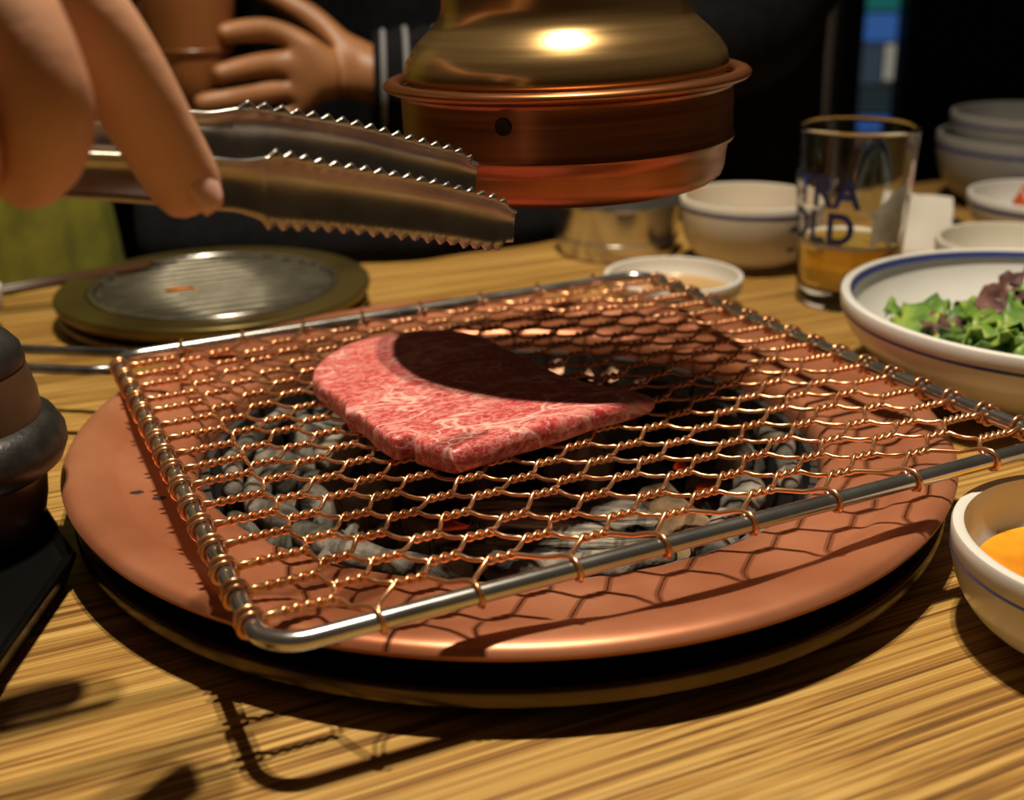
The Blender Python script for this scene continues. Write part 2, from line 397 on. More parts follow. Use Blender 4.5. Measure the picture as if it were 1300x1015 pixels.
def branch(label, angs, r0, r1, z, rad, mat, seed, wob=.004, group=None):
    pts, rr = [], []; a0, a1 = angs; n = max(10, int(abs(a1-a0)/2.2))
    for i in range(n+1):
        t = i/n; a = math.radians(a0+(a1-a0)*t); r = r0+(r1-r0)*t + wob*noise.noise(Vector((t*4, seed, 0)))
        pts.append((r*math.cos(a), r*math.sin(a), z + wob*.7*noise.noise(Vector((seed, t*4, 3)))))
        rr.append(rad*(1+.22*noise.noise(Vector((t*9, seed, 7)))+.05*math.sin(t*n*.9+seed)) * (.55 if i in (0, n) else 1))
    o = tube('charcoal_branch', pts, rr, mat, None, 10)
    return tag(o, label, 'charcoal', group)
branch('thick ash-grey charcoal branch curving inside the front left of the pit', (190, 262), .104, .092, .004, .0062, M['ash'], 1)
branch('slim grey charcoal twig along the left front rim of the pit', (205, 258), .117, .116, .006, .0036, M['ash'], 2)
branch('long grey charcoal twig along the front rim of the pit under the steel bar', (262, 322), .1165, .117, .008, .0040, M['ash'], 3)
branch('broad grey charcoal branch lying behind the front steel bar', (264, 306), .088, .098, .004, .0062, M['ash'], 4)
branch('grey knotted charcoal branch at the right side of the pit', (308, 345), .106, .100, .006, .0068, M['ash'], 5, .007)
branch('pale hooked charcoal twig at the far right rim of the pit', (340, 372), .1165, .110, .010, .0046, M['paleash'], 6, .008)
branch('pale bent charcoal twig inside the right rim', (352, 386), .094, .102, .006, .0070, M['paleash'], 8, .008)
branch('grey charcoal twig along the left rim of the pit', (150, 196), .117, .114, .006, .0042, M['ash'], 9)
def log_piece(label, loc, ln, rad, rot, mat, seed, endmat=None):
    vs, fs = [], []; n, m = 18, 14
    for i in range(m+1):
        t = i/m
        for k in range(n):
            a = 2*PI*k/n
            r = rad*(1+.25*noise.noise(Vector((math.cos(a)*1.3, math.sin(a)*1.3, seed)))+.12*noise.noise(Vector((math.cos(a)*4, math.sin(a)*4, seed+t*1.5))))
            vs.append(((t-.5)*ln+.08*ln*noise.noise(Vector((a*1.5, seed, t))), r*math.cos(a), .8*r*math.sin(a)))
    for i in range(m):
        for k in range(n): l = (k+1) % n; fs.append((i*n+k, i*n+l, (i+1)*n+l, (i+1)*n+k))
    fs += [tuple(reversed(range(n))), tuple(m*n+k for k in range(n))]
    me = mesh('charcoal_log', vs, fs); me.materials.append(mat)
    if endmat:
        me.materials.append(endmat); me.polygons[-1].material_index = 1; me.polygons[-2].material_index = 1
    o = link('charcoal_log', me, None, None, True)
    for p in list(me.polygons)[-2:]: p.use_smooth = False
    o.location = loc; o.rotation_euler = rot; return tag(o, label, 'charcoal')
log_piece('split charcoal log with grey layered grain in front of the meat', (.020, -.0600, .0030), .066, .0145, (.3, .06, .12), M['log'], 11)
log_piece('smaller split charcoal log with pale grain left of the large one', (-.010, -.0720, .0020), .036, .0095, (.2, .1, .35), M['log'], 14)
log_piece('brown charred wood piece right of the split log', (.062, -.058, .0010), .034, .0130, (.2, .3, -1.0), M['bark'], 17)
log_piece('dark charcoal stick with a pale grey ash end facing the viewer', (.087, .0090, .0010), .042, .0130, (.1, .32, -1.75), M['coal'], 21, M['paleash'])
log_piece('black charcoal stick at the back right of the pit', (.083, .067, -.004), .05, .012, (.1, .05, -.5), M['coal'], 23, M['ash'])
rnd = random.Random(3)
k = 0; spots = []
for ring_r, cnt in ((.012, 3), (.036, 8), (.060, 13), (.084, 17), (.099, 19)):
    for i in range(cnt):
        a = 2*PI*(i+.35*rnd.random())/cnt + ring_r*37; r = ring_r+rnd.uniform(-.006, .006)
        x, y = r*math.cos(a), r*math.sin(a)
        if y < -.015 and -.055 < x < .115 and r > .03: lowz = -.020
        else: lowz = -.008
        s = rnd.uniform(.0125, .0195)
        left = x < -.015 and y < .085
        mt = M['paleash'] if (left and rnd.random() < .6) else M['ash'] if rnd.random() < .35 else M['coal']
        lab = {'pale_ash_charcoal': ('pale ash-covered charcoal lump in the left of the pit', 'pale ash charcoal lumps'),
               'ash_grey_charcoal': ('rough grey charcoal lump in the pit under the wire mesh', 'grey charcoal lumps'),
               'black_charcoal': ('black charcoal lump in the pit under the wire mesh', 'black charcoal lumps')}[mt.name]
        lump('charcoal_lump', lab[0], mt, (x, y, lowz + rnd.uniform(-.004, .006)), (s, s*rnd.uniform(.7, 1), s*rnd.uniform(.6, .85)), (rnd.random()*3, rnd.random()*3, rnd.random()*6), k*.37+1, lab[1]); k += 1
for x, y, z, s, lb, mt in ((.075, .006, .000, .0055, 'red glowing ember beside the pale-ended charcoal stick', 'ember'), (.081, -.010, -.002, .0050, 'red glowing ember above the brown charred wood', 'ember'),
                       (.052, .018, -.004, .006, 'red glowing ember right of the meat', 'ember'), (-.020, -.030, -.016, .010, 'dim red ember deep under the front of the meat', 'ember'),
                       (.045, -.078, -.018, .010, 'dim red ember behind the front twig', 'ember'),
                       (.0242, .1190, .004, .0060, 'pale hot ember in the hood shadow nearest the meat', 'hot'), (.0389, .1098, .004, .0052, 'pale hot ember second from the meat in the hood shadow', 'hot'),
                       (.0509, .1094, .004, .0048, 'pale hot ember third from the meat in the hood shadow', 'hot'), (.0650, .0940, .004, .0045, 'pale hot ember farthest right in the hood shadow', 'hot')):
    lump('ember', lb, M[mt], (x, y, z), (s, s*.8, s*.7), (.3, .2, x*40), x*90+y*31, None, 3, 'ember')

# ------------------------------------------------------------------ wire rack
A = Vector((-.0631, -.1953, .0403)); Bc = Vector((-.1807, .0585, .033)); D = Vector((.191, -.0776, .045))
e1 = (D-A).normalized(); e2 = (Bc-A); e2 = (e2-e1*e2.dot(e1)).normalized(); e3 = e1.cross(e2)
RM = Matrix.Translation(A) @ Matrix((e1, e2, e3)).transposed().to_4x4()
W = .280
rack = empty('grill_rack', mat4=RM); tag(rack, 'square steel-framed grill rack with twisted copper wire mesh', 'grill rack')
rod = .0028
def rounded_square(r, n=8):
    pts = []
    for cx, cy, a0 in ((W-r, r, -90), (W-r, W-r, 0), (r, W-r, 90), (r, r, 180)):
        for i in range(n+1):
            a = math.radians(a0+90*i/n); pts.append((cx+r*math.cos(a), cy+r*math.sin(a), 0))
    # add mid points on the straights
    out = []
    for i, p in enumerate(pts):
        out.append(p); q = pts[(i+1) % len(pts)]
        d = (Vector(q)-Vector(p)).length
        if d > .05:
            for t in (1/3, 2/3): out.append(tuple(Vector(p).lerp(Vector(q), t)))
    return out
tube('frame', rounded_square(.0125), rod, M['steel'], rack, 16, True)
RMi = RM.inverted()
def Lr(w): return RMi @ Vector(w)
tube('handle_rod', [(.0085, W-.0005, -.0012), Lr((-.1800, .0712, .0312)), Lr((-.2419, .0805, .0310)), Lr((-.40, .105, .028))], .0023, M['dark_steel'], rack, 10)
tube('handle_rod', [(.0005, W-.0150, -.0012), Lr((-.1900, .0470, .0312)), Lr((-.2198, .0517, .0310)), Lr((-.40, .080, .028))], .0023, M['dark_steel'], rack, 10)
tube('handle_grip', [Lr((-.398, .1047, .028)), Lr((-.412, .103, .028)), Lr((-.416, .093, .028)), Lr((-.412, .083, .028)), Lr((-.398, .0797, .028))], .0023, M['dark_steel'], rack, 10)
wr = .00080; KX, MX = 16, 30
jr = random.Random(11)
jit = {}
def UV(k, m):
    if (k, m) not in jit: jit[(k, m)] = (jr.uniform(-.0009, .0009), jr.uniform(-.0007, .0007), jr.uniform(-.0005, .0005))
    j = jit[(k, m)]
    return .0165+.0140*k+.0001*k*k+j[0], .0159+.00825*m+j[1], .0004+j[2]
def half(k): return .0083 if k == 0 else .0070 if k == KX else .0050
def twist(k, m, climbing):
    u, v, z = UV(k, m); h = half(k); nt = 1.5 if 0 < k < KX else 2.5
    ph = PI if climbing else 0.; out = []; ns = int(10*nt)
    for i in range(ns+1):
        t = i/ns; p = ph - t*nt*2*PI
        r = wr*1.04*(1.25 if i in (0, ns) else 1)
        out.append(Vector((u-h+2*h*t, v+r*math.cos(p), z+r*math.sin(p))))
    return out
Rw = rod+wr
def side_wrap(side, v, z, top, shift):
    """loop round the left (side=-1) or right (+1) bar, from the inner face outward"""
    out = []; ub = 0. if side < 0 else W; sg = 1 if side < 0 else -1
    for i in range(15):
        a = math.radians(-25 + 320*i/14); zz = math.sin(a)*(1 if top else -1)
        out.append(Vector((ub+sg*Rw*math.cos(a)*1.03, v+shift*(1+.35*i/14), Rw*zz*1.03)))
    return out
def wire_path(k, m, climb):
    pts = []; s = 1 if climb else -1; k0, m0 = k, m
    while True:
        tw = twist(k, m, climb)
        if pts:
            a, b = pts[-1], tw[0]
            for t in (.33, .66): q = a.lerp(b, t); q.z -= .0006; pts.append(q)
        pts += tw
        if k+1 > KX or not 0 <= m+s <= MX: break
        k += 1; m += s
    pre, post = [], []
    u, v, z = UV(k0, m0)
    if k0 == 0:
        w = side_wrap(-1, v, z, climb, .0016 if climb else -.0016); pre = list(reversed(w))
    else:
        u1 = UV(k0-1, max(1, min(MX-1, m0)))[0]
        if climb: # from the front bar
            pre = [Vector((u1+.0012, .0, -Rw)), Vector((u1+.0013, Rw*.75, -Rw*.7)), Vector((u1+.0016, Rw, 0)), Vector((u1+.003, .0075, .0006))]
        else:
            pre = [Vector((u1+.0012, W, -Rw)), Vector((u1+.0013, W-Rw*.75, -Rw*.7)), Vector((u1+.0016, W-Rw, 0)), Vector((u1+.003, W-.0075, .0006))]
    u, v, z = UV(k, m)
    if k == KX:
        post = side_wrap(1, v, z, climb, .0016 if climb else -.0016)
    else:
        u1 = UV(k+1, max(1, min(MX-1, m)))[0]
        yb, sg = (W, -1) if climb else (0., 1)
        post = [Vector((u1-.004, yb+sg*.0095, .0004)), Vector((u1-.0015, yb+sg*Rw*1.25, Rw*.75)), Vector((u1-.0004, yb+sg*Rw*.6, Rw*.95)), Vector((u1, yb-sg*Rw*.25, Rw)), Vector((u1+.0005, yb-sg*Rw*.8, Rw*.6)), Vector((u1+.0008, yb-sg*Rw, 0)), Vector((u1+.001, yb-sg*Rw*.7, -Rw*.72)), Vector((u1+.0012, yb, -Rw))]
    return pre+pts+post
starts = [(0, m, True) for m in range(0, MX, 2)] + [(kk, 0, True) for kk in range(2, KX+1, 2)]
starts += [(0, m, False) for m in range(2, MX+1, 2)] + [(kk, MX, False) for kk in range(2, KX+1, 2)]
starts += [(0, MX, True), (0, 0, False)]
for k_, m_, c_ in starts:
    tube('mesh_wire', wire_path(k_, m_, c_), wr, M['wire'], rack, 7)

# ------------------------------------------------------------------ meat
def meat():
    ol = [(.0636, .1635), (.0650, .1790), (.0780, .2014), (.0944, .2137), (.1238, .2135), (.1420, .1990), (.1490, .1657), (.1500, .1331), (.1600, .1130), (.1722, .0965), (.1690, .0895), (.1462, .0855), (.1208, .0795), (.0985, .0765), (.0862, .0732), (.0822, .0748), (.0775, .0835), (.0752, .0895), (.0782, .0945), (.0755, .0955), (.0705, .0945), (.0688, .0985), (.0676, .1100), (.0668, .1270), (.0640, .1310), (.0655, .1404)]
    P = catmull([(*p, 0) for p in ol+ol[:1]], 5)[:-1]
    n = len(P); c = Vector((.112, .142, 0)); vs, fs = [], []
    PS = list(P)
    for _ in range(30): PS = [(PS[i-1]+PS[i]*2+PS[(i+1) % n])/4 for i in range(n)]
    prof = [(.0, .0012), (.5, .0012), (.90, .0012), (.960, .0014), (.985, .0026), (1.0, .0045), (1.002, .0075), (.993, .0100), (.975, .0110), (.945, .0112), (.90, .0112), (.82, .0112), (.70, .0114), (.55, .0116), (.38, .0117), (.2, .0117), (0, .0117)]
    rows = []
    for s, z in prof:
        if s == 0: rows.append([len(vs)]*n); vs.append((c.x, c.y, z)); continue
        row = []
        for i, p in enumerate(P):
            kb_ = max(0., min(1., (s-.90)/.09)); kb_ = 1 if z < .009 and s > .95 else kb_; q = c+(PS[i].lerp(p, kb_)-c)*s; hq = 0
            w = noise.noise(Vector((q.x*90, q.y*90, z*120)))
            if s > .93 and z > .0015: q = c+(q-c)*(1+.018*w)
            if z > .009: hq = .0007*noise.noise(Vector((q.x*45, q.y*45, 3)))+.0003*noise.noise(Vector((q.x*160, q.y*160, 5)))
            # right end curls thinner
            k = 1-.25*max(0, (q.x-.14)/.03) if q.x > .14 else 1
            # crease running in from the notch
            d = abs((q.x-.074)*.62-(q.y-.092)*.78)
            if z > .006 and q.x < .105 and q.y < .13: hq -= .0013*math.exp(-(d/.0022)**2)*max(0, 1-math.hypot(q.x-.074, q.y-.094)/.022)
            row.append(len(vs)); vs.append((q.x, q.y, z*k+hq))
        rows.append(row)
    for a, b in zip(rows[:-1], rows[1:]):
        for i in range(n):
            j = (i+1) % n; f = []
            for t in (a[i], a[j], b[j], b[i]):
                if t not in f: f.append(t)
            fs.append(f)
    me = mesh('raw_beef_slice', vs, fs)
    bm = bmesh.new(); bm.from_mesh(me); bmesh.ops.recalc_face_normals(bm, faces=bm.faces); bm.to_mesh(me); bm.free()
    o = link('raw_beef_slice', me, M['meat'], None, True, False); o.matrix_world = RM
    sm = o.modifiers.new('sub', 'SUBSURF'); sm.levels = 1; sm.render_levels = 1
    tag(o, 'thick slice of raw red marbled beef lying on the wire rack', 'meat')
meat()

# ------------------------------------------------------------------ extractor hood
hd = empty('extractor_hood', (.0241, .026, .1606)); hd.scale = (.953, .953, .953); hd.rotation_euler = (math.radians(0), math.radians(-2.0), 0)
tag(hd, 'brass and copper extractor hood hanging over the grill', 'hood')
lathe('bell', [(.0630, -.004), (.0662, .0000), (.0672, .0045), (.0660, .0095), (.0630, .0140), (.0585, .0185), (.0545, .0220), (.0518, .0255), (.0503, .0300), (.0498, .040), (.0498, .085), (.0470, .097), (.0380, .106), (.0120, .112), (.0, .112), (.0, .110), (.0110, .110), (.0370, .104), (.0455, .096), (.0480, .085), (.0480, .040), (.0485, .0300), (.0500, .026), (.0600, .0140), (.0640, .0060), (.0620, -.004)], M['brass'], hd, 128, True)  # neck cut short and capped out of view, so no long duct shadow falls
tube('added_hanger_rod', [(0, 0, .110), (0, 0, 1.4)], .005, M['brass'], hd, 12)  # unseen rod, invented in place of the full-height duct to keep its shadow away
lathe('collar', [(.0690, -.0030), (.0690, -.0235), (.0697, -.0248), (.0692, -.0262), (.0670, -.0282), (.0663, -.0320), (.0657, -.0370), (.0644, -.0405), (.0620, -.0425), (.0600, -.0428), (.0595, -.0415), (.0640, -.0380), (.0648, -.0300), (.0675, -.0255), (.0676, -.0030)], M['hoodcopper'], hd, 128, True)
lathe('rim', [(.0690+.0036+.0036*math.cos(t*PI/8), .0022*math.sin(t*PI/8)) for t in range(16)], M['hoodcopper'], hd, 128, True)
lathe('gutter', [(.0700, -.0020), (.0676, -.0044), (.060, -.0044), (.060, -.0056), (.0682, -.0056), (.0704, -.0032)], M['hoodcopper'], hd, 96, True)
a = math.radians(-90-22.5)
bo = lathe('bolt_hole', [(0, .0006), (.0022, .0006), (.0030, .0010), (.0034, .0004), (.0034, -.001), (0, -.001)], M['hole'], hd, 20)
bo.location = (.0690*math.cos(a), .0690*math.sin(a), -.0105); bo.rotation_euler = Vector((math.cos(a), math.sin(a), 0)).to_track_quat('Z', 'Y').to_euler()

# ------------------------------------------------------------------ crockery
def bowl(name, label, cat, loc, R, h, base, mat, t=.003, group=None, lines=((.86, .0012),), rim=None, belly=.62, foot=True):
    e = empty(name, loc); tag(e, label, cat, group)
    out, inn = [], []
    for i in range(13):
        s = i/12
        r = base+(R-base)*(math.sin(s*PI/2)**belly); z = .004+(h-.004)*s**1.35
        out.append((r, z)); 
    for i in range(13):
        s = 1-i/12
        r = max(.001, (base-t*.5)+(R-t-(base-t*.5))*(math.sin(s*PI/2)**belly)); z = .007+(h-.007)*s**1.35
        inn.append((r, z))
    rt = [(R-t*.1, h+t*.25), (R-t*.5, h+t*.4), (R-t*.9, h+t*.25)]
    prof = [(0, .0025), (base*.78, .0025), (base*.8, 0), (base*.92, 0), (base*.95, .003)] + out + rt + inn[1:] + [(0, .007)]
    lathe('body', prof, mat, e, 96)
    def rad(z):
        s = max(0, (z-.004)/(h-.004))**(1/1.35); return base+(R-base)*(math.sin(min(1, s)*PI/2)**belly)
    for fz, w in lines:
        z = fz*h; 
        lathe('blue_line', [(rad(z-w)+.00012, z-w), (rad(z)+.00035, z), (rad(z+w)+.00012, z+w)], M['blue'], e, 96)
    if rim:
        lathe('blue_line', [(R-t-.0016, h-.0022), (R-t-.0004, h-.0005), (R-t*.98, h+.0006)], M['blue'], e, 96)
    e_in = (base, t); return e
# small sauce bowl, front right
b = bowl('sauce_bowl', 'small white bowl with blue line holding orange sauce, front right', 'bowl', (.1885, -.1310, TZ), .0490, .0345, .030, M['porcelain'], .0042, lines=((.80, .0005),))
lathe('sauce', [(0, .0195), (.030, .0195), (.0405, .0199), (.0408, .019), (.03, .0165), (0, .016)], M['sauce'], b, 64)
rs = random.Random(2)
for i in range(9):
    a = rs.uniform(2.0, 4.2); r = rs.choice((.0475, .0455, .0425)); z = {.0475: .0350, .0455: .0352, .0425: .029}[r]
    o = lathe('speckle', [(0, .0002), (.0004, 0), (0, -.0002)], M['scorch'], b, 8); o.location = (r*math.cos(a), r*math.sin(a), z)
# salad bowl
sb = bowl('salad_bowl', 'large white shallow bowl with blue rim line holding salad', 'bowl', (.2630, .0920, TZ), .1000, .0450, .052, M['porcelain'], .0050, lines=((.86, .0008),), rim=True, belly=.95)
def leaf_mesh(seed, ln, wd, ruff):
    vs, fs = [], []; n, m = 10, 8
    for i in range(n+1):
        t = i/n; w = wd*(.25+.75*math.sin(min(1, t*1.15)*PI*.5)) * (1 if t < .85 else .75)
        for j in range(m+1):
            s = j/m*2-1
            z = ruff*abs(s)**1.5*(math.sin(t*17+seed+s*2)*.7+noise.noise(Vector((t*6, s*4, seed)))) + .004*math.sin(t*PI)
            x = t*ln + .15*ln*abs(s)*noise.noise(Vector((s*5, seed, t*5)))
            vs.append((x-ln/2, s*w*(1+.25*noise.noise(Vector((t*8, s, seed)))), z))
    for i in range(n):
        for j in range(m): a = i*(m+1)+j; fs.append((a, a+1, a+m+2, a+m+1))
    return mesh('salad_leaf', vs, fs)
lm = {}
for key in ('leafg', 'leafp', 'leafd'):
    lm[key] = []
    for q in range(3):
        me = leaf_mesh(q*2.3+len(key)+ord(key[-1]), .036, .012, .0055); me.materials.append(M[key])
        for p in me.polygons: p.use_smooth = True
        lm[key].append(me)
LAB = {'leafg': ('bright green frilly lettuce leaf in the salad bowl', 'green salad leaves'), 'leafp': ('purple-brown frilly lettuce leaf in the salad bowl', 'purple salad leaves'), 'leafd': ('dark green lettuce leaf in the salad bowl', 'dark green salad leaves')}
rl = random.Random(5)
def leaf(x, y, z, key):
    o = bpy.data.objects.new('salad_leaf', rl.choice(lm[key])); C.objects.link(o)
    o.location = (x, y, z); o.rotation_euler = (rl.uniform(-.9, .9), rl.uniform(-.7, .7), rl.uniform(0, 6.3)); s = rl.uniform(.75, 1.1); o.scale = (s, s, s)
    tag(o, LAB[key][0], 'leaf', LAB[key][1])
    sd = o.modifiers.new('thick', 'SOLIDIFY'); sd.thickness = .0007
for i in range(54):
    a = rl.uniform(0, 6.28); r = .062*math.sqrt(rl.random())
    x, y = .270+r*math.cos(a), .078+r*math.sin(a)
    z = .020+.020*(1-(r/.062)**2)+rl.uniform(0, .006)
    leaf(x, y, z, rl.choice(('leafg', 'leafg', 'leafd', 'leafp')))
for x, y, z, kk in ((.196, .118, .030, 'leafg'), (.205, .105, .032, 'leafg'), (.213, .088, .030, 'leafp'), (.206, .072, .029, 'leafd'), (.222, .060, .030, 'leafg'), (.236, .098, .040, 'leafp'), (.244, .106, .046, 'leafp'), (.250, .09, .046, 'leafp'), (.215, .050, .031, 'leafg'), (.236, .040, .034, 'leafd')):
    leaf(x+.002, y+.002, z, kk)
# mid bowl with blue emblem
bc = bowl('rice_bowl', 'cream rice bowl with blue emblem behind the rack, beside the beer glass', 'bowl', (.1640, .3400, TZ), .0475, .0460, .026, M['cream'], .0036, lines=((.90, .0012),), belly=.55)
lathe('soup', [(0, .030), (.03, .030), (.040, .0303), (.0402, .0295), (.03, .028), (0, .028)], M['yolk'], bc, 48)
def curved_disc(R, az, z0, rx, rz, mat, name, parent, tilt=0.0):
    vs = [(0, 0)] + [(rx*math.cos(i*PI/12), rz*math.sin(i*PI/12)) for i in range(24)]
    P = []
    for dx, dz in vs:
        aa = az+dx/R; rr = R+tilt*dz; P.append((rr*math.cos(aa), rr*math.sin(aa), z0+dz))
    return link(name, mesh(name, P, [(0, 1+i, 1+(i+1) % 24) for i in range(24)]), mat, parent)
curved_disc(.0452, math.radians(-62), .0265, .0065, .0095, M['blue'], 'emblem', bc, .25)
# little dish behind the back corner of the rack
ds = bowl('dipping_dish', 'small low white dish with brown stained inside behind the rack corner', 'dish', (.0985, .2330, TZ), .0415, .0215, .030, M['porcelain'], .0034, lines=((.75, .0006),), belly=.8)
lathe('sauce', [(0, .0125), (.030, .0125), (.0365, .0128), (.036, .0118), (0, .0110)], M['yolk'], ds, 48)
# back right crockery
d2 = bowl('side_dish', 'plain white side dish between the beer glass and salad bowl', 'dish', (.3060, .2400, TZ), .0480, .0380, .026, M['cream'], .0036, lines=(), belly=.7)
kb = bowl('kimchi_bowl', 'white bowl with blue line holding red kimchi at the right edge', 'bowl', (.3920, .3960, TZ), .0570, .0330, .034, M['porcelain'], .0038, lines=((.84, .0016),), belly=.7)
for i, (x, y) in enumerate(((-.004, -.012), (.012, -.004), (.004, .012), (.022, -.018), (-.012, .006), (.020, .014))):
    o = lump('kimchi_piece', 'red kimchi piece heaped in the bowl at the right edge', M['kimchi'], (.392+x, .396+y, .0255+.003*(i % 2)), (.013, .011, .008), (i, i*.5, i*2), i+40, 'kimchi pieces', 2, 'kimchi')
s1 = bowl('stacked_bowl', 'grey bowl at the bottom of the stack in the back right', 'bowl', (.4330, .5250, TZ), .0780, .0560, .045, M['greybowl'], .004, lines=((.86, .0015),), belly=.5)
s2 = bowl('stacked_bowl', 'upper grey bowl sitting in the back right stack', 'bowl', (.4330, .5250, TZ+.0180), .0690, .0555, .036, M['greybowl'], .004, lines=((.90, .001),), belly=.5)
s3 = bowl('cup_bowl', 'tiny white bowl with blue line at the left edge of the table', 'bowl', (-.3150, .2020, TZ), .0230, .0260, .014, M['porcelain'], .0025, lines=((.55, .0008),), belly=.6)
# stainless cup
st = empty('steel_cup', (.0775, .3800, TZ)); tag(st, 'short stainless steel cup standing behind the hood', 'cup')
lathe('cup_body', [(0, .001), (.036, .001), (.0385, 0), (.0405, .001), (.0420, .010), (.0440, .036), (.0450, .0368), (.0450, .0385), (.0430, .0385), (.0405, .012), (0, .006)], M['steel'], st, 72)
lathe('base_band', [(.0416, .006), (.0428, .0065), (.0436, .013), (.0428, .0135)], M['steel'], st, 72, True)
# beer glass
gl = empty('beer_glass', (.2070, .2500, TZ)); tag(gl, 'glass tumbler of yellow beer with navy lettering', 'glass')
def gr(z): return .0296+(.0352-.0296)*z/.107
lathe('tumbler', [(0, .0), (.0270, .0), (gr(.003), .003), (gr(.005), .005), (gr(.05), .05), (gr(.104), .104), (gr(.1055), .1055), (gr(.107)-.0006, .107), (gr(.107)-.0013, .107), (gr(.1055)-.0018, .1055), (gr(.104)-.0018, .104), (gr(.05)-.0018, .05), (gr(.0145)-.0018, .0145), (gr(.0128)-.0022, .0128), (.022, .010), (0, .0095)], M['glass'], gl, 72)
lathe('beer', [(0, .0098), (.022, .0103), (gr(.012)-.0023, .0128), (gr(.0375)-.00185, .0375), (0, .0375)], M['beer'], gl, 64)
lathe('foam_ring', [(gr(.0376)-.0020, .0376), (gr(.0376)-.0020, .0394), (gr(.0376)-.0045, .0384), (gr(.0376)-.0045, .0376)], M['frost'], gl, 64, True)
def residue():
    vs, fs = [], []; n, m = 14, 14
    for i in range(n+1):
        t = i/n
        for j in range(m+1):
            s = j/m
            az = math.radians(-84 + 40*s + 8*noise.noise(Vector((t*3, s*3, 2)))); z = .041+.040*t*(.55+.45*s)+.004*noise.noise(Vector((s*5, t*2, 9)))
            r = gr(z)+.00015; vs.append((r*math.cos(az), r*math.sin(az), z))
    for i in range(n):
        for j in range(m): a = i*(m+1)+j; fs.append((a, a+1, a+m+2, a+m+1))
    link('foam_residue', mesh('foam_residue', vs, fs), M['frost'], gl)
residue()
def print_on_glass(txt, size, zc, az0):
    cu = bpy.data.curves.new('lettering', 'FONT'); cu.body = txt; cu.size = size; cu.align_x = 'RIGHT'; cu.offset = size*.03; cu.space_character = 1.05
    to = bpy.data.objects.new('lettering', cu); C.objects.link(to)
    dg = bpy.context.evaluated_depsgraph_get(); me0 = bpy.data.meshes.new_from_object(to.evaluated_get(dg))
    bpy.data.objects.remove(to)
    bm = bmesh.new(); bm.from_mesh(me0)
    bmesh.ops.subdivide_edges(bm, edges=bm.edges, cuts=1)
    for v in bm.verts:
        z = zc+v.co.y*1.15; r = gr(z)+.00025; aa = az0+v.co.x/r
        v.co = Vector((r*math.cos(aa), r*math.sin(aa), z))
    bm.normal_update()
    return from_bm('lettering', bm, M['navy'], gl, False)
print_on_glass('EXTRA', .0225, .0635, math.radians(-99))
print_on_glass('COLD', .0225, .0420, math.radians(-102))
# napkin and packet
def crumple(name, label, cat, pts, faces, mat):
    bm = bmesh.new(); V = [bm.verts.new(p) for p in pts]
    for f in faces: bm.faces.new([V[i] for i in f])
    bmesh.ops.subdivide_edges(bm, edges=bm.edges, cuts=5, use_grid_fill=True)
    for v in bm.verts:
        q = v.co*60; v.co += Vector((noise.noise(q), noise.noise(q+Vector((9, 0, 0))), noise.noise(q+Vector((0, 9, 0)))))*.0028
        v.co.z = max(v.co.z, .0012)
    o = from_bm(name, bm, mat, None, True); sd = o.modifiers.new('thick', 'SOLIDIFY'); sd.thickness = .0012; return tag(o, label, cat)
crumple('napkin', 'crumpled white paper napkin standing behind the beer glass', 'napkin',
        [(.255, .345, .001), (.300, .330, .001), (.312, .372, .002), (.262, .392, .001), (.262, .358, .046), (.306, .356, .040), (.288, .39, .03)],
        [(0, 1, 5, 4), (0, 3, 6, 4), (1, 2, 5), (2, 6, 5), (2, 3, 6), (4, 5, 6)], M['paper'])
pk = empty('black_packet', (.3200, .4250, TZ)); pk.rotation_euler = (0, 0, math.radians(-35)); tag(pk, 'small flat black packet with pale marks beside the napkin', 'packet')
box('packet_body', (0, 0, .004), (.030, .050, .008), M['packet'], pk, .002)
box('printed_mark', (.003, -.008, .0082), (.012, .007, .0005), M['frost'], pk); box('printed_mark', (-.006, .006, .0082), (.006, .012, .0005), M['greybowl'], pk); box('printed_mark', (.006, .014, .0082), (.006, .006, .0005), M['yolk'], pk)

# ------------------------------------------------------------------ second grill plate at back left
lg = empty('round_grill_pan', (-.1770, .2380, TZ)); tag(lg, 'round dark brass grill pan with ridged centre at the back left', 'grill pan')
M['olive'] = nz('smoky_brass', (.10, .075, .02), (.17, .13, .04), 20, .34, .75)
M['ridge'] = nz('greasy_steel', (.10, .092, .065), (.16, .148, .105), 60, .4, .5)
lathe('lower_rim', round_prof([(.0, .001), (.089, .001), (.0915, .008), (.088, .009), (.0, .006)], [0, .001, .002, .001, 0]), M['ring'], lg, 96)
lathe('pan_body', round_prof([(.0, .0095), (.0890, .0095), (.0930, .0150), (.0925, .0185), (.0740, .0180), (.0700, .0150), (.0, .0150)], [0, .002, .002, .0015, .002, .002, 0]), M['olive'], lg, 128)
lathe('inner_ring', [(.0715+.0012*math.cos(t*PI/6), .0180+.0012*math.sin(t*PI/6)) for t in range(12)], M['steel'], lg, 96, True)
lathe('pan_floor', [(0, .0154), (.0700, .0154), (.0700, .0149), (0, .0149)], M['fire_iron'], lg, 64)
for i in range(13):
    y = -.066+i*.011; hw = math.sqrt(max(0, .0690**2-y*y))
    if hw < .008: continue
    ca, sa = math.cos(TA), math.sin(TA)
    pts = [(x*ca-y*sa, x*sa+y*ca, .0160) for x in (-hw, -hw*.33, hw*.33, hw)]
    tube('ridge', pts, .0027, M['ridge'], lg, 8)
sc = lump('food_scrap', 'small orange scrap of food stuck on the ridged grill pan', pm('orange_scrap', (.42, .15, .02), .5), (-.192, .221, .0195), (.0105, .0035, .0018), (0, 0, .3), 5, None, 2, 'food')
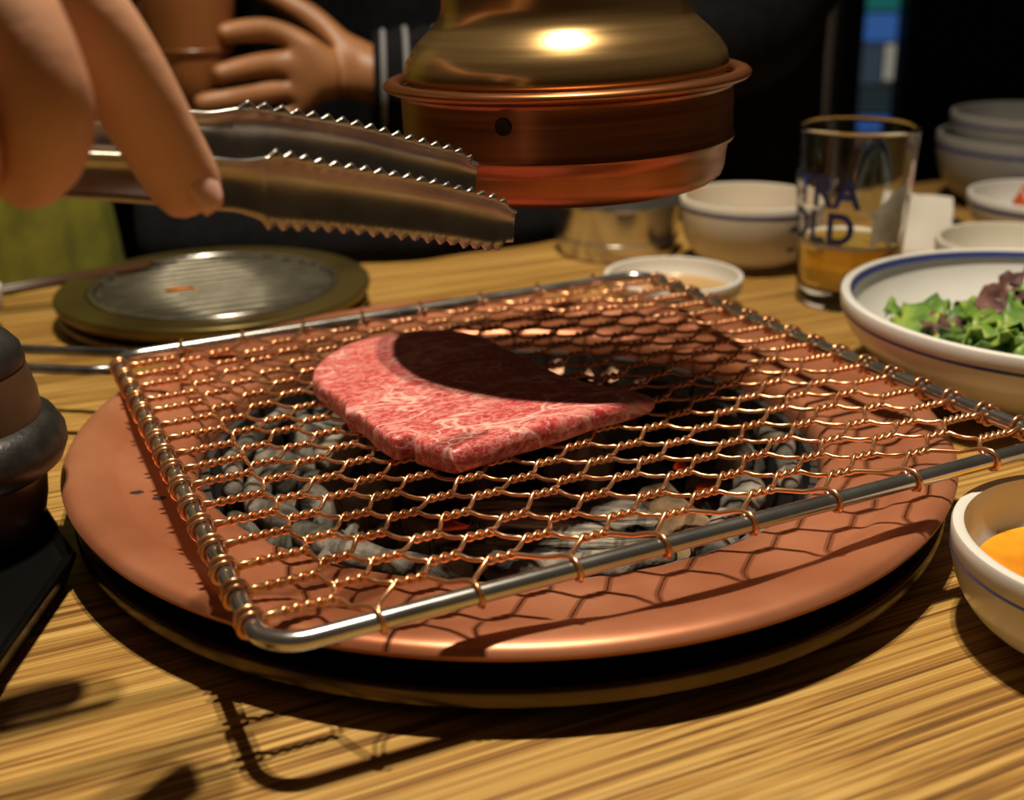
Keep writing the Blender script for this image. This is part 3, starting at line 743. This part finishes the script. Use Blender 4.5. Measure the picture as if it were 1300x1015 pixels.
# chopsticks at the left
for i, (dy, dz) in enumerate(((0, 0), (-.010, 0))):
    tag(tube('chopstick', [(-.42, .205+dy, .0060), (-.33, .2400+dy, .0120), (-.225, .2800+dy, .0210)], [.0028, .0026, .0022], M['brownpot'], None, 8),
        ['dark brown chopstick resting on the far side of the round grill pan rim', 'dark brown chopstick nearer the viewer resting on the round grill pan rim'][i], 'chopstick')

# ------------------------------------------------------------------ dark pot on tray, left foreground
pt = empty('lidded_pot', (-.2000, -.0680, .0098)); tag(pt, 'dark brown pot with black rounded top and bulging black band, left edge', 'pot')
lathe('lower_body', [(0, 0), (.026, 0), (.0290, .003), (.0310, .012), (.0325, .028), (.031, .030), (0, .030)], M['brownpot'], pt, 72)
lathe('band', [(.030, .0240), (.0345, .0245), (.0385, .0275), (.0405, .0325), (.0402, .0370), (.0375, .0420), (.0340, .0445), (.030, .0445)], M['black'], pt, 72, True)
lathe('upper_body', [(.0310, .0440), (.0330, .0445), (.0325, .0520), (.0300, .0620), (.0288, .0650), (.0180, .0650), (.0180, .0440)], M['brownpot'], pt, 72, True)
lathe('top_rim', [(.0285, .0610), (.0300, .0640), (.0290, .0690), (.0262, .0725), (.0215, .0740), (.0180, .0725), (.0165, .0690), (.0165, .0640)], M['black'], pt, 72, True)
lathe('lid_well', [(0, .0665), (.0170, .0665), (.0170, .0645), (0, .0645)], M['tray'], pt, 48)
ty = empty('pot_tray', (-.2180, -.1300, TZ)); tag(ty, 'black lacquered octagonal tray under the dark pot, enlarged to stand in for its shadow', 'tray')  # tray stretched and near black, also filling in the pot's dark shadow
def tray():
    vs, fs = [], []; prof = [(.050, .0003), (.060, .0003), (.0640, .0038), (.0634, .0044), (.0600, .0036), (.0, .0034)]
    n = 8
    for r, z in prof:
        for i in range(n): a = 2*PI*(i+.5)/n; vs.append((r*math.cos(a)*1.12, r*math.sin(a)*1.75, z*2.8))
    for q in range(len(prof)-1):
        for i in range(n): j = (i+1) % n; fs.append((q*n+i, q*n+j, (q+1)*n+j, (q+1)*n+i))
    fs.append(tuple(reversed(range(n))))
    o = link('tray_body', mesh('tray_body', vs, fs), M['tray'], ty, False)
    bv = o.modifiers.new('bev', 'BEVEL'); bv.width = .0006; bv.segments = 2
tray()

# ------------------------------------------------------------------ tongs
def arm(name, axis, widths, up, back, depth, jaw, parent, mat, tooth=.0052, tlen=.0021):
    ax = catmull(axis, 40); n = len(ax); m = 10; vs, fs = [], []
    L = [0]
    for i in range(1, n): L.append(L[-1]+(ax[i]-ax[i-1]).length)
    tot = L[-1]
    for i in range(n):
        s = L[i]/tot
        w = None
        for (s0, w0), (s1, w1) in zip(widths[:-1], widths[1:]):
            if s0 <= s <= s1: t = (s-s0)/(s1-s0); w = w0+(w1-w0)*t*t*(3-2*t)
        for j in range(m+1):
            c = j/m*2-1; ww = w*c
            if abs(c) == 1 and s > jaw and s < .985:
                ph = (L[i]/tooth) % 1; ww += math.copysign(tlen*(1-abs(ph*2-1)), c)
            vs.append(ax[i]+up*ww+back*depth*(1-c*c)*(1 if s < jaw else 1.15))
    for i in range(n-1):
        for j in range(m): a = i*(m+1)+j; fs.append((a, a+1, a+m+2, a+m+1))
    o = link(name, mesh(name, vs, fs), mat, parent); sd = o.modifiers.new('thick', 'SOLIDIFY'); sd.thickness = .0010; sd.offset = 0
    return o
tg = empty('serrated_tongs', (-.06, -.11, .14)); tag(tg, 'steel serrated tongs held above the meat by the hand', 'tongs')
def TL(p): return Vector(p)-Vector((-.06, -.11, .14))
M['tong'] = nz('brushed_tong_steel', (.30, .28, .26), (.42, .40, .37), 60, .3, .9)
upv = Vector((.16, .10, 1)).normalized(); bk = Vector((-.1, .9, .35)).normalized()
near = [TL(p) for p in ((-.190, -.215, .172), (-.1078, -.172, .1595), (-.0728, -.155, .1533), (-.0498, -.132, .1455), (-.0234, -.108, .1360), (.0028, -.081, .1242))]
far = [TL(p) for p in ((-.196, -.185, .178), (-.1093, -.145, .1666), (-.0727, -.128, .1611), (-.0481, -.108, .1541), (-.0284, -.090, .1462), (-.0094, -.0726, .1384))]
arm('tong_arm', near, ((0, .0050), (.40, .0056), (.56, .0066), (.62, .0090), (.70, .0082), (.95, .0074), (1.0, .0050)), upv, bk, .0034, .60, tg, M['tong'])
arm('tong_arm', far, ((0, .0050), (.40, .0052), (.56, .0062), (.62, .0086), (.70, .0080), (.95, .0070), (1.0, .0050)), upv, bk, .0030, .60, tg, M['tong'])
tube('hinge', [TL((-.196, -.185, .178)), TL((-.212, -.203, .180)), TL((-.190, -.215, .172))], .0045, M['tong'], tg, 10)

# ------------------------------------------------------------------ people
def skinned(name, verts, edges, mat, parent=None, root=0, sub=2):
    me = bpy.data.meshes.new(name); me.from_pydata([v[0] for v in verts], edges, []); me.update()
    me.materials.append(mat)
    o = bpy.data.objects.new(name, me); C.objects.link(o)
    if parent: o.parent = parent
    o.modifiers.new('skin', 'SKIN')
    for i, v in enumerate(verts):
        d = me.skin_vertices[0].data[i]; r = v[1]; d.radius = r if isinstance(r, tuple) else (r, r); d.use_root = (i == root)
    o.modifiers['skin'].use_smooth_shade = True; o.modifiers['skin'].branch_smoothing = .6
    s = o.modifiers.new('sub', 'SUBSURF'); s.levels = sub; s.render_levels = sub
    q = o.modifiers.new('smooth', 'SMOOTH'); q.factor = .5; q.iterations = 4
    return o
# person whose hand holds the tongs (yellow-green shirt at the left)
V = []; E = []
def chain(first, pts):
    prev = first
    for p, r in pts:
        V.append((p, r)); i = len(V)-1
        if prev is not None: E.append((prev, i))
        prev = i
    return prev
chain(None, [((-.52, .34, .02), .11), ((-.52, .34, .22), .13), ((-.52, .33, .38), .12)])                    # trunk under the shirt
sh = chain(2, [((-.44, .26, .42), .06)])
el = chain(sh, [((-.40, .08, .34), .045), ((-.36, -.10, .28), .040)])
wri = chain(el, [((-.26, -.16, .265), .030), ((-.205, -.190, .2515), .0255), ((-.185, -.200, .245), .0245)])
palm = chain(wri, [((-.162, -.207, .237), .0245), ((-.138, -.206, .227), .0225)])
ix = chain(palm, [((-.1050, -.197, .2200), .0125), ((-.0935, -.190, .2009), .0122), ((-.0886, -.186, .1905), .0118), ((-.0845, -.182, .1793), .0116), ((-.0811, -.177, .1680), .0106), ((-.0784, -.172, .1585), .0104), ((-.0764, -.1695, .1530), .0092), ((-.0755, -.1685, .1505), .0050)])
md = chain(palm, [((-.1110, -.213, .2210), .0122), ((-.1000, -.214, .2040), .0118), ((-.0945, -.216, .1916), .0114), ((-.0920, -.216, .1807), .0114), ((-.0950, -.211, .1719), .0104), ((-.1020, -.204, .1655), .0090), ((-.1092, -.200, .1616), .0065)])
rn = chain(palm, [((-.1240, -.224, .2140), .0118), ((-.1130, -.228, .1969), .0112), ((-.1085, -.229, .1837), .0110), ((-.1080, -.224, .1740), .0102), ((-.1120, -.216, .1670), .0088), ((-.1170, -.210, .1630), .0065)])
pk_ = chain(palm, [((-.1590, -.226, .2050), .0098), ((-.1520, -.229, .1880), .0086), ((-.1420, -.225, .1750), .0080), ((-.1400, -.216, .1660), .0070)])
thb = chain(palm-1, [((-.1560, -.176, .219), .0135), ((-.1420, -.150, .200), .0115), ((-.1220, -.136, .180), .0098), ((-.1060, -.132, .170), .0078)])
p1 = skinned('person', V, E, M['skin'], None, 0, 2)
tag(p1, 'person in a yellow-green shirt reaching in from the left, hand holding tongs', 'person')
def nail(loc, nrm_, axis, parent, ln=.0058, wd=.0040):
    z = Vector(nrm_).normalized(); x = Vector(axis); x = (x-z*x.dot(z)).normalized(); y = z.cross(x)
    vs, fs = [], []; n, m = 8, 8
    for i in range(n+1):
        for j in range(m+1):
            a, b_ = i/n*2-1, j/m*2-1
            w = wd*math.sqrt(max(0, 1-.55*a**4)); vs.append(Vector(loc)+x*ln*a+y*w*b_-z*.0022*b_*b_-z*.0008*a*a)
    for i in range(n):
        for j in range(m): q = i*(m+1)+j; fs.append((q, q+1, q+m+2, q+m+1))
    o = link('finger_nail', mesh('finger_nail', vs, fs), M['nail'], parent); s = o.modifiers.new('t', 'SOLIDIFY'); s.thickness = .0006
nail((-.0708, -.1770, .1580), (.84, -.46, .28), (.30, .25, -.92), p1, .0062, .0048)
# shirt: folded cloth blob covering the trunk, seen at the left over the table edge
def cloth_body(name, cx, cy, z0, z1, rx, ry, mat, parent, folds, amp, seed, lean=(0, 0)):
    vs, fs = [], []; n, m = 96, 22
    for i in range(m+1):
        t = i/m; z = z0+(z1-z0)*t
        pr = 1.0 if t < .8 else math.sqrt(max(.02, 1-((t-.8)/.2)**2*.75))
        for k in range(n):
            a = 2*PI*k/n
            f = 1+amp*math.sin(folds*a+seed+3*t+2*noise.noise(Vector((a, t*3, seed))))+amp*1.2*noise.noise(Vector((math.cos(a)*3, math.sin(a)*3, t*4+seed)))
            vs.append((cx+lean[0]*t+rx*pr*f*math.cos(a), cy+lean[1]*t+ry*pr*f*math.sin(a), z))
    for i in range(m):
        for k in range(n): l = (k+1) % n; fs.append((i*n+k, i*n+l, (i+1)*n+l, (i+1)*n+k))
    fs += [tuple(reversed(range(n))), tuple(m*n+k for k in range(n))]
    return link(name, mesh(name, vs, fs), mat, parent)
cloth_body('shirt', -.470, .375, -.20, .46, .195, .165, M['lime'], p1, 22, .028, 1.3, (-.05, 0))
# person across the table: black jacket, hands around a brown cup
V = []; E = []
chain(None, [((.03, .66, -.10), .11), ((.03, .66, .15), .13), ((.03, .66, .34), .12)])
shr = chain(2, [((.20, .62, .36), .06)]); elr = chain(shr, [((.20, .52, .16), .042)])
wrr = chain(elr, [((-.02, .475, .110), .034), ((-.095, .462, .112), .027)])
pr_ = chain(wrr, [((-.118, .455, .116), .0255), ((-.138, .449, .119), .0245)])
chain(pr_, [((-.155, .446, .146), .0105), ((-.172, .440, .152), .0100), ((-.190, .428, .152), .0092), ((-.205, .416, .150), .0075)])
chain(pr_, [((-.160, .440, .128), .0105), ((-.176, .430, .128), .0100), ((-.192, .416, .126), .0092), ((-.208, .404, .123), .0075)])
chain(pr_, [((-.160, .438, .110), .0102), ((-.180, .426, .108), .0098), ((-.200, .408, .106), .0090), ((-.222, .400, .104), .0075)])
chain(pr_, [((-.156, .440, .094), .0092), ((-.172, .432, .088), .0086), ((-.188, .420, .086), .0078), ((-.204, .412, .086), .0065)])
chain(pr_-1, [((-.128, .470, .143), .0120), ((-.150, .476, .160), .0105), ((-.172, .478, .172), .0095), ((-.188, .476, .178), .0075)])
shl = chain(2, [((-.14, .64, .36), .06)]); ell = chain(shl, [((-.34, .58, .20), .042)])
wrl = chain(ell, [((-.335, .50, .185), .034), ((-.330, .478, .182), .027)])
pl_ = chain(wrl, [((-.318, .466, .178), (.020, .028)), ((-.304, .456, .172), (.016, .027))])
chain(pl_, [((-.292, .448, .186), .0105), ((-.280, .436, .184), .0098), ((-.270, .424, .180), .0078)])
chain(pl_, [((-.290, .444, .170), .0105), ((-.280, .430, .164), .0098), ((-.272, .418, .160), .0078)])
chain(pl_, [((-.290, .446, .152), .0102), ((-.278, .428, .146), .0095), ((-.266, .414, .140), .0078)])
chain(pl_, [((-.288, .448, .136), .0092), ((-.276, .434, .128), .0085), ((-.264, .418, .122), .0068)])
p2 = skinned('person', V, E, M['skin2'], None, 0, 2)
tag(p2, 'person across the table in a black jacket holding a brown cup in both hands', 'person')
cloth_body('jacket', .03, .66, -.20, .42, .255, .175, M['jacket'], p2, 14, .02, 4.1)
def sleeve(pts, rads, ribs, skip=0):
    P = catmull(pts, 8); n = len(P); rr = []
    for i in range(n):
        t = i/(n-1)*(len(rads)-1); a = int(min(t, len(rads)-2)); rr.append((rads[a]+(rads[a+1]-rads[a])*(t-a))*(1+.05*math.sin(i*1.9)))
    s = tube('sleeve', P, rr, M['jacket'], p2, 24)
    for q in ribs:
        c = P[q]; t = (P[min(q+1, n-1)]-P[q-1]).normalized(); u_ = t.orthogonal().normalized(); w_ = t.cross(u_)
        tube('rib_stripe', [c+(u_*math.cos(2*PI*k/24)+w_*math.sin(2*PI*k/24))*(rr[q]+.0005) for k in range(24)], .0022, M['stripe'], s, 6, True)
    return s
sleeve([(-.100, .461, .112), (-.060, .466, .111), (-.020, .475, .110), (.06, .49, .122), (.20, .52, .17), (.21, .62, .37)], [.036, .040, .044, .048, .058, .075], (2, 5, 9, 14, 19))
sleeve([(-.331, .480, .182), (-.335, .50, .185), (-.34, .58, .20), (-.16, .65, .37)], [.036, .040, .058, .075], (2, 5))
# lap / front of the jacket drooping onto the table edge
def lap():  # black jacket front lying on the far table edge
    vs, fs = [], []; n, m = 40, 12
    for i in range(n+1):
        s = i/n; x = -.255+.495*s; yb = max(.352, .375+.62*(x+.025))+.010*noise.noise(Vector((s*6, 1, 0)))
        for j in range(m+1):
            t = j/m; a = t*PI
            yv = yb+.075-.075*math.cos(a)*(1 if t < .5 else 1.4)
            vs.append((x-.03*t, max(yv, yb), .0020+.055*math.sin(a)*(1+.25*noise.noise(Vector((s*9, t*3, 4))))+(.0 if t < .5 else .02*(t-.5))))
    for i in range(n):
        for j in range(m): a = i*(m+1)+j; fs.append((a, a+1, a+m+2, a+m+1))
    o = link('jacket_hem', mesh('jacket_hem', vs, fs), M['jacket'], p2); sd = o.modifiers.new('t', 'SOLIDIFY'); sd.thickness = .003; sd.offset = 0
lap()
cu = empty('brown_cup', (-.2290, .4350, .096)); tag(cu, 'tall brown earthenware cup held by the person across the table', 'cup')
lathe('cup_body', [(0, .0), (.022, .0), (.025, .003), (.0285, .03), (.0345, .075), (.0365, .115), (.0355, .1165), (.034, .115), (.032, .075), (.026, .03), (.022, .006), (0, .006)], M['cup'], cu, 64)
lathe('cup_band', [(.0305, .0405), (.0316, .0425), (.0320, .0445), (.0316, .0450)], M['cup'], cu, 64, True)
# bake the two bodies to plain meshes without stray vertices
dg = bpy.context.evaluated_depsgraph_get()
for o in (p1, p2):
    me = bpy.data.meshes.new_from_object(o.evaluated_get(dg))
    bm = bmesh.new(); bm.from_mesh(me)
    bmesh.ops.delete(bm, geom=[v for v in bm.verts if not v.link_faces], context='VERTS')
    bm.to_mesh(me); bm.free()
    for p in me.polygons: p.use_smooth = True
    o.modifiers.clear(); o.data = me
